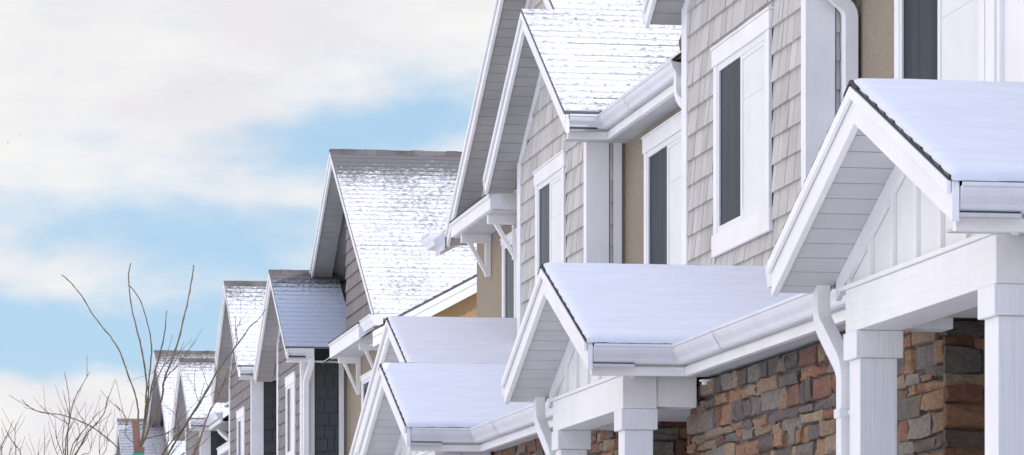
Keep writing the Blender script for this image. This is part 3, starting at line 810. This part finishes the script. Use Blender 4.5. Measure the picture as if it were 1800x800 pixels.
# ================================================================== trees
def P3(u, v, D):
    """a point of the street, given as bearing and height the way they were measured on the photograph"""
    X = D*(u-(-210.))*.98615/6600.; Y = (D - X*.16586)/.98615
    return Vector((X, Y, 1.6 + (1155.-v)*D/6600.))
def tube(mb, pts, r0, r1, seg=6, buds=True, seed=0):
    rr = random.Random(seed); P = [Vector(p) for p in pts]
    # resample with a smooth curve
    Q = []
    for i in range(len(P)-1):
        a, b, c_, d = P[max(i-1, 0)], P[i], P[i+1], P[min(i+2, len(P)-1)]
        for t in (0, .25, .5, .75):
            Q.append(.5*((2*b) + (c_-a)*t + (2*a-5*b+4*c_-d)*t*t + (3*b-a-3*c_+d)*t**3))
    Q.append(P[-1]); rings = []; n = len(Q)
    for i, q in enumerate(Q):
        t = (Q[min(i+1, n-1)] - Q[max(i-1, 0)]).normalized()
        s = t.cross(Vector((.3, 1, .2))).normalized(); w = t.cross(s)
        f = i/(n-1); r = (r0 + (r1-r0)*f) * rr.uniform(.9, 1.12)
        if buds and i % 2 == 1: r *= 1.28
        o = (s*rr.uniform(-1, 1) + w*rr.uniform(-1, 1))*r*.5
        rings.append([q + o + (s*math.cos(2*math.pi*k/seg) + w*math.sin(2*math.pi*k/seg))*r for k in range(seg)])
    for a, b in zip(rings, rings[1:]):
        for k in range(seg):
            j = (k+1) % seg; mb.face([a[k], a[j], b[j], b[k]])
    mb.face(rings[0]); mb.face(rings[-1])
    if buds:
        for i in range(2, n-1, 2):
            t = (Q[i+1]-Q[i-1]).normalized(); s = t.cross(Vector((rr.uniform(-1,1), rr.uniform(-1,1), rr.uniform(-1,1)))).normalized()
            r = (r0+(r1-r0)*i/(n-1)); a = Q[i]; tip = a + s*r*2.6 + t*r*3.2
            w = t.cross(s)*r*.8
            mb.face([a+w, a-w, tip]); mb.face([a+t*r*1.6, a-w, tip]); mb.face([a+t*r*1.6, a+w, tip])
CX = lambda x, y: (x/2.2229, 440 + y/2.2229)
def tree(label, D, trunk_px, branches, r_tr, seed, mat='bark', group='bare young street trees'):
    u, v = CX(*trunk_px); top = P3(u, v, D)
    h = thing('bare_tree', (top.x, top.y, 0), label, 'tree', group)
    mb = MB(); tube(mb, [(top.x+.02, top.y, -.05), (top.x-.015, top.y+.01, top.z*.4), (top.x+.01, top.y, top.z*.75), top], r_tr*1.5, r_tr*.8, 8, False, seed)
    mb.build('trunk', M['bark_red'], h, smooth=True)
    rr = random.Random(seed)
    for i, (pts, w, start) in enumerate(branches):
        dd = rr.uniform(-.55, .55); m = len(pts); pl = []
        for k, q in enumerate(pts):
            uu, vv = CX(*q); pl.append(P3(uu, vv, D + dd*(k+(0 if start else .6))/m))
        if start: pl = [top - Vector((0, 0, .02))] + pl
        w *= .82 if w > .010 else 1
        b = MB(); tube(b, pl, w*.58, w*.27, 6, True, seed*31+i)
        if seed != 3 or i > 4:
            for _ in range(4):
                k = rr.randrange(1, len(pl)-1) if len(pl) > 2 else 0; t = (pl[k+1]-pl[k]).normalized(); f = rr.random()
                q = pl[k].lerp(pl[k+1], f); dv_ = (t + Vector((rr.uniform(-1, 1), rr.uniform(-.4, .4), rr.uniform(-.1, .8)))).normalized(); ln = rr.uniform(.08, .26)
                tube(b, [q, q + dv_*ln*.5 + Vector((0, 0, .01)), q + dv_*ln + Vector((0, 0, .03))], w*.26, w*.16, 5, True, seed*77+i*5+_)
        b.build('branch', M['bark_red' if i % 3 == 1 else 'bark'], h, smooth=True)
tree('bare young tree with long upright budded shoots, tied to the reddish stake', 22.0, (545, 770), [
    ([(542,690),(538,610),(515,525),(470,400),(430,335),(370,262),(320,180),(275,125),(240,95)], .0105, True),
    ([(562,690),(570,600),(572,510),(560,420),(540,330),(515,225),(505,140),(502,90),(512,50)], .0095, True),
    ([(568,680),(580,560),(582,500),(592,400),(590,350),(570,260),(545,190),(515,148),(500,138)], .008, True),
    ([(575,640),(600,500),(630,385),(645,310),(648,270),(652,235)], .008, True),
    ([(585,690),(610,650),(635,560),(642,505),(680,410),(710,300),(735,190),(754,90),(756,58)], .0135, True),
    ([(572,620),(596,540),(640,450),(657,435)], .006, False),
    ([(635,530),(655,490),(687,460)], .0055, False),
    ([(630,390),(615,450),(600,480)], .004, False),
    ([(560,740),(640,720),(690,690)], .006, True),
    ([(530,760),(490,720),(495,660),(450,600)], .006, True)], .024, 3)
tree('bare shrubby tree low at the left with one long arching shoot', 30.0, (262, 840), [
    ([(255,760),(270,680),(285,600),(305,555),(350,475)], .0105, True),
    ([(265,720),(272,640),(268,560),(252,475)], .0085, True),
    ([(460,795),(400,720),(340,680),(250,645),(190,638),(150,630),(115,612),(85,583)], .0105, True),
    ([(300,790),(345,710),(370,685),(405,640),(415,600),(423,572)], .009, True),
    ([(245,800),(222,740),(215,700)], .007, True), ([(228,805),(205,745)], .006, True),
    ([(320,800),(350,790),(360,735)], .006, True), ([(380,830),(388,770),(390,720)], .006, True),
    ([(285,760),(330,700),(360,665),(385,628)], .007, True), ([(270,680),(225,655),(175,628)], .0055, False),
    ([(285,790),(310,720),(300,670)], .006, True), ([(245,760),(250,680),(257,622)], .006, True),
    ([(400,800),(420,730),(445,690)], .006, True),
    ([(290,800),(345,720),(322,655)], .006, True)], .03, 5)
tree('sparse bare sapling cut off at the bottom left corner', 33.0, (45, 880), [
    ([(5,790),(18,740),(32,713)], .009, True), ([(80,797),(55,755),(33,727)], .008, True), ([(62,800),(58,740),(61,680)], .007, True),
    ([(35,810),(42,778)], .006, True), ([(175,840),(172,790),(175,748)], .007, True), ([(140,830),(150,790)], .006, True), ([(10,820),(3,760)], .006, True)], .03, 8)
tree('bare slender tree whose two shoots lean right across the far townhouse gables', 25.0, (600, 900), [
    ([(660,795),(720,690),(790,580),(840,490),(880,430),(915,385),(945,345),(975,300),(1002,279)], .0135, True),
    ([(750,805),(790,710),(815,640),(850,575),(872,520),(892,465)], .0135, True),
    ([(640,790),(720,690),(780,600),(830,520)], .008, True),
    ([(780,600),(765,560),(758,520)], .005, False),
    ([(700,720),(690,650),(640,600)], .0045, False),
    ([(865,540),(895,495)], .004, False), ([(930,365),(925,300),(945,288)], .0045, False), ([(600,850),(650,770),(660,710)], .006, True), ([(630,850),(690,770),(760,690)], .006, True)], .026, 9)
# stake with the green tie
a = P3(237, 737, 21.8); h = thing('tree_stake', (a.x, a.y, 0), 'reddish wooden stake holding the young tree upright, green tie near its top', 'stake')
mb = MB(); b = P3(241, 800, 21.8); q = .017; zb = -.3; sl = (b.x-a.x)/(a.z-b.z)
xb = a.x + sl*(a.z-zb)
mb.hexa([(xb-q,a.y-q,zb),(xb+q,a.y-q,zb),(xb+q,a.y+q,zb),(xb-q,a.y+q,zb),(a.x-q,a.y-q,a.z),(a.x+q,a.y-q,a.z-.01),(a.x+q,a.y+q,a.z-.006),(a.x-q,a.y+q,a.z+.004)])
mb.build('post', M['stake'], h, bev=.003)
t = MB(); zt = a.z-.20; xt = a.x + sl*(a.z-zt)
t.box(xt-.022, xt+.040, a.y-.027, a.y-.0225, zt-.05, zt); t.box(xt-.026, xt-.0225, a.y-.0225, a.y+.05, zt-.05, zt); t.box(xt+.034, xt+.058, a.y-.033, a.y-.0285, zt-.13, zt-.035)
t.build('tie', M['tape'], h)

# ================================================================== birds
def bird(u, v, D, label, roll):
    o = P3(u, v, D); h = thing('bird', o, label, 'bird'); mb = MB(); s = .15
    for k in range(6):     # tapered body
        xs = [(-.5,.02),(-.3,.09),(0,.12),(.25,.10),(.4,.07),(.55,.01)]
    for (x0, r0), (x1, r1) in zip(xs, xs[1:]):
        for k in range(8):
            A, B = 2*math.pi*k/8, 2*math.pi*(k+1)/8
            mb.face([o+s*Vector((x0, r0*math.cos(A), r0*math.sin(A))), o+s*Vector((x0, r0*math.cos(B), r0*math.sin(B))), o+s*Vector((x1, r1*math.cos(B), r1*math.sin(B))), o+s*Vector((x1, r1*math.cos(A), r1*math.sin(A)))])
    mb.face([o+s*Vector(q) for q in ((-.45,-.03,0),(-.75,-.10,.02),(-.75,.10,.02),(-.45,.03,0))])
    mb.build('body', M['bird'], h, smooth=True)
    for sg in (-1, 1):
        w = MB(); z = .25 + roll
        w.face([o+s*Vector(q) for q in ((.25,sg*.08,.05),(-.2,sg*.08,.05),(-.25,sg*.5,z),(.12,sg*.5,z))])
        w.face([o+s*Vector(q) for q in ((.12,sg*.5,z),(-.25,sg*.5,z),(-.4,sg*1.0,z*.6))])
        w.build('wing', M['bird'], h)
bird(14, 251, 330, 'tiny dark bird high in the clouds, lower of the two specks', .1)
bird(34, 236, 345, 'tiny dark bird high in the clouds, upper of the two specks', -.15)

# ================================================================== ground
def ground_mat(name, c1, c2, sc):
    m, nt, b = nodes(name); co = N(nt, 'ShaderNodeTexCoord').outputs['Object']
    n = tex_noise(nt, co, sc, 6, .65); c = mixc(nt, ramp(nt, n, .38, .62), c1, c2)
    L(nt, c, b.inputs['Base Color']); b.inputs['Roughness'].default_value = .85
    bump(nt, b, tex_noise(nt, co, sc*9, 5, .7), .5, .03); return m
def sheet(name, x0, x1, y0, y1, z, mat):
    mb = MB(); mb.face([(x0,y0,z),(x1,y0,z),(x1,y1,z),(x0,y1,z)]); return tag(mb.build(name, mat, None), kind='structure')
gs = ground_mat('ground_snow', (.80, .82, .86), (.88, .89, .91), .4)
sheet('ground', -1500, 1500, -1500, 1500, 0, gs)
sheet('lawn', .9, 4.1, -30, 120, .02, ground_mat('snowy_lawn', (.80, .79, .76), (.88, .89, .91), 1.3))
mb = MB(); mb.box(-.7, .9, -30, 120, -.1, .06); tag(mb.build('pavement', ground_mat('snowy_concrete', (.45, .44, .43), (.80, .81, .84), .9)), kind='structure')
mb = MB(); mb.box(-2.35, -2.2, -30, 120, -.1, .13); tag(mb.build('kerb', M['concrete'], None, bev=.02), kind='structure')
sheet('road', -10.5, -2.35, -30, 120, .008, ground_mat('wet_road', (.07, .07, .072), (.62, .63, .66), .5))

# ================================================================== light, sky, camera
sun_dir = Vector((.56, -.50, .66)).normalized()
sd = bpy.data.lights.new('sun', 'SUN'); sd.energy = 2.7; sd.angle = R(.5); sd.color = (1, .955, .89)
so = bpy.data.objects.new('sun', sd); C.objects.link(so)
so.rotation_euler = (-sun_dir).to_track_quat('-Z', 'Y').to_euler(); so.location = sun_dir*60
W = bpy.data.worlds.new('World'); S.world = W; W.use_nodes = True
nt = W.node_tree; nt.nodes.clear()
out = N(nt, 'ShaderNodeOutputWorld'); bg = N(nt, 'ShaderNodeBackground'); L(nt, bg.outputs[0], out.inputs[0])
sky = N(nt, 'ShaderNodeTexSky'); sky.sky_type = 'NISHITA'; sky.sun_disc = False
sky.sun_elevation = math.asin(sun_dir.z); sky.sun_rotation = math.atan2(sun_dir.x, sun_dir.y)
sky.air_density = 1.0; sky.dust_density = .3; sky.ozone_density = 2.0
STR = .12
geo = N(nt, 'ShaderNodeTexCoord').outputs['Generated']
sx = N(nt, 'ShaderNodeSeparateXYZ'); L(nt, geo, sx.inputs[0])
az = math_n(nt, 'ARCTAN2', sx.outputs[0], sx.outputs[1]); el = math_n(nt, 'ARCSINE', sx.outputs[2])
azd = math_n(nt, 'MULTIPLY', az, 180/math.pi); eld = math_n(nt, 'MULTIPLY', el, 180/math.pi)
cb = N(nt, 'ShaderNodeCombineXYZ'); L(nt, azd, cb.inputs[0]); L(nt, eld, cb.inputs[1])
warp = N(nt, 'ShaderNodeTexNoise'); warp.inputs['Scale'].default_value = .55; warp.inputs['Detail'].default_value = 5
mp = N(nt, 'ShaderNodeMapping'); mp.inputs['Scale'].default_value = (1, 1.8, 1); L(nt, cb.outputs[0], mp.inputs[0]); L(nt, mp.outputs[0], warp.inputs['Vector']); warp.inputs['Roughness'].default_value = .55
ws = N(nt, 'ShaderNodeVectorMath'); ws.operation = 'SUBTRACT'; L(nt, warp.outputs['Color'], ws.inputs[0]); ws.inputs[1].default_value = (.5, .5, .5)
wm = N(nt, 'ShaderNodeVectorMath'); wm.operation = 'MULTIPLY_ADD'; L(nt, ws.outputs[0], wm.inputs[0]); wm.inputs[1].default_value = (2.0, .9, 0); L(nt, cb.outputs[0], wm.inputs[2])
wx = N(nt, 'ShaderNodeSeparateXYZ'); L(nt, wm.outputs[0], wx.inputs[0])
def blob(u, v, ru, rv, amp):
    """a soft patch of clear sky (+) or cloud (-) at a bearing and elevation"""
    a0 = 9.547 + math.degrees(math.atan((u-900)/6600)); e0 = math.degrees(math.atan((1155-v)/6600*math.cos(math.atan((u-900)/6600))))
    k = 6600*math.pi/180
    dx = math_n(nt, 'DIVIDE', math_n(nt, 'SUBTRACT', wx.outputs[0], a0), ru/k)
    dy = math_n(nt, 'DIVIDE', math_n(nt, 'SUBTRACT', wx.outputs[1], e0), rv/k)
    r2 = math_n(nt, 'ADD', math_n(nt, 'MULTIPLY', dx, dx), math_n(nt, 'MULTIPLY', dy, dy))
    return math_n(nt, 'MULTIPLY', math_n(nt, 'EXPONENT', math_n(nt, 'MULTIPLY', r2, -1)), amp)
acc = None
for bl in ((720, 200, 190, 70, 1.0), (600, 280, 130, 60, .7), (330, 390, 280, 60, .75), (90, 400, 160, 60, .5), (420, 270, 120, 40, .35), (160, 230, 100, 40, .3), (300, 590, 430, 65, 1.05), (60, 600, 280, 60, .7), (480, 470, 180, 60, .45), (540, 345, 60, 22, -.25), (300, 470, 200, 70, .25), (120, 740, 300, 55, -.7)):
    q = blob(*bl); acc = q if acc is None else math_n(nt, 'ADD', acc, q)
n1 = tex_noise(nt, cb.outputs[0], .9, 7, .6, (.55, 1.3, 1))
gen = tex_noise(nt, geo, 2.6, 5, .6, (1, 1, 2.2))
# clear sky elsewhere: patchy by direction; more open overhead and behind the viewer
far = ramp(nt, eld, 11, 24)
dv = N(nt, 'ShaderNodeVectorMath'); dv.operation = 'DOT_PRODUCT'; L(nt, geo, dv.inputs[0]); dv.inputs[1].default_value = (.25, -.80, .55)
blue_far = math_n(nt, 'MULTIPLY', ramp(nt, math_n(nt, 'ADD', dv.outputs['Value'], math_n(nt, 'MULTIPLY', math_n(nt, 'SUBTRACT', gen, .5), .8)), -.05, .65), .85)
loc = math_n(nt, 'ADD', acc, math_n(nt, 'MULTIPLY', math_n(nt, 'SUBTRACT', n1, .5), 1.25))
blue_loc = math_n(nt, 'MULTIPLY', ramp(nt, loc, -.06, 1.02), .97)
mm = N(nt, 'ShaderNodeMix'); L(nt, far, mm.inputs[0]); L(nt, blue_loc, mm.inputs[2]); L(nt, blue_far, mm.inputs[3])
blue = mm.outputs[0]
skc = N(nt, 'ShaderNodeVectorMath'); skc.operation = 'SCALE'; clear = mixc(nt, .8, sky.outputs[0], tuple(x/STR for x in (.44, .67, .90))); L(nt, mixc(nt, far, clear, mixc(nt, .5, sky.outputs[0], tuple(x/STR for x in (.26, .44, .80)))), skc.inputs[0]); sk_k = math_n(nt, 'MULTIPLY_ADD', far, 1.6, 1.0); L(nt, sk_k, skc.inputs['Scale'])
cn = tex_noise(nt, cb.outputs[0], .55, 4, .5, (.5, 1.4, 1))
cloud = mixc(nt, ramp(nt, cn, .34, .60), tuple(x/STR for x in (.84, .825, .855)), tuple(x/STR for x in (.93, .92, .915)))
cloud = mixc(nt, far, cloud, tuple(x/STR for x in (1.80, 1.58, 1.44)))
col = mixc(nt, blue, cloud, skc.outputs[0])
L(nt, col, bg.inputs['Color']); bg.inputs['Strength'].default_value = STR
cam = bpy.data.cameras.new('camera'); co = bpy.data.objects.new('camera', cam); C.objects.link(co)
co.location = (0, 0, 1.6); co.rotation_euler = (R(90), 0, -math.atan(1110/6600))
cam.sensor_fit = 'HORIZONTAL'; cam.sensor_width = 36; cam.lens = 132; cam.shift_y = 755/1800; cam.clip_start = .1; cam.clip_end = 4000
S.camera = co
S.render.engine = 'CYCLES'
S.view_settings.view_transform = 'Standard'; S.view_settings.look = 'None'; S.view_settings.exposure = 0
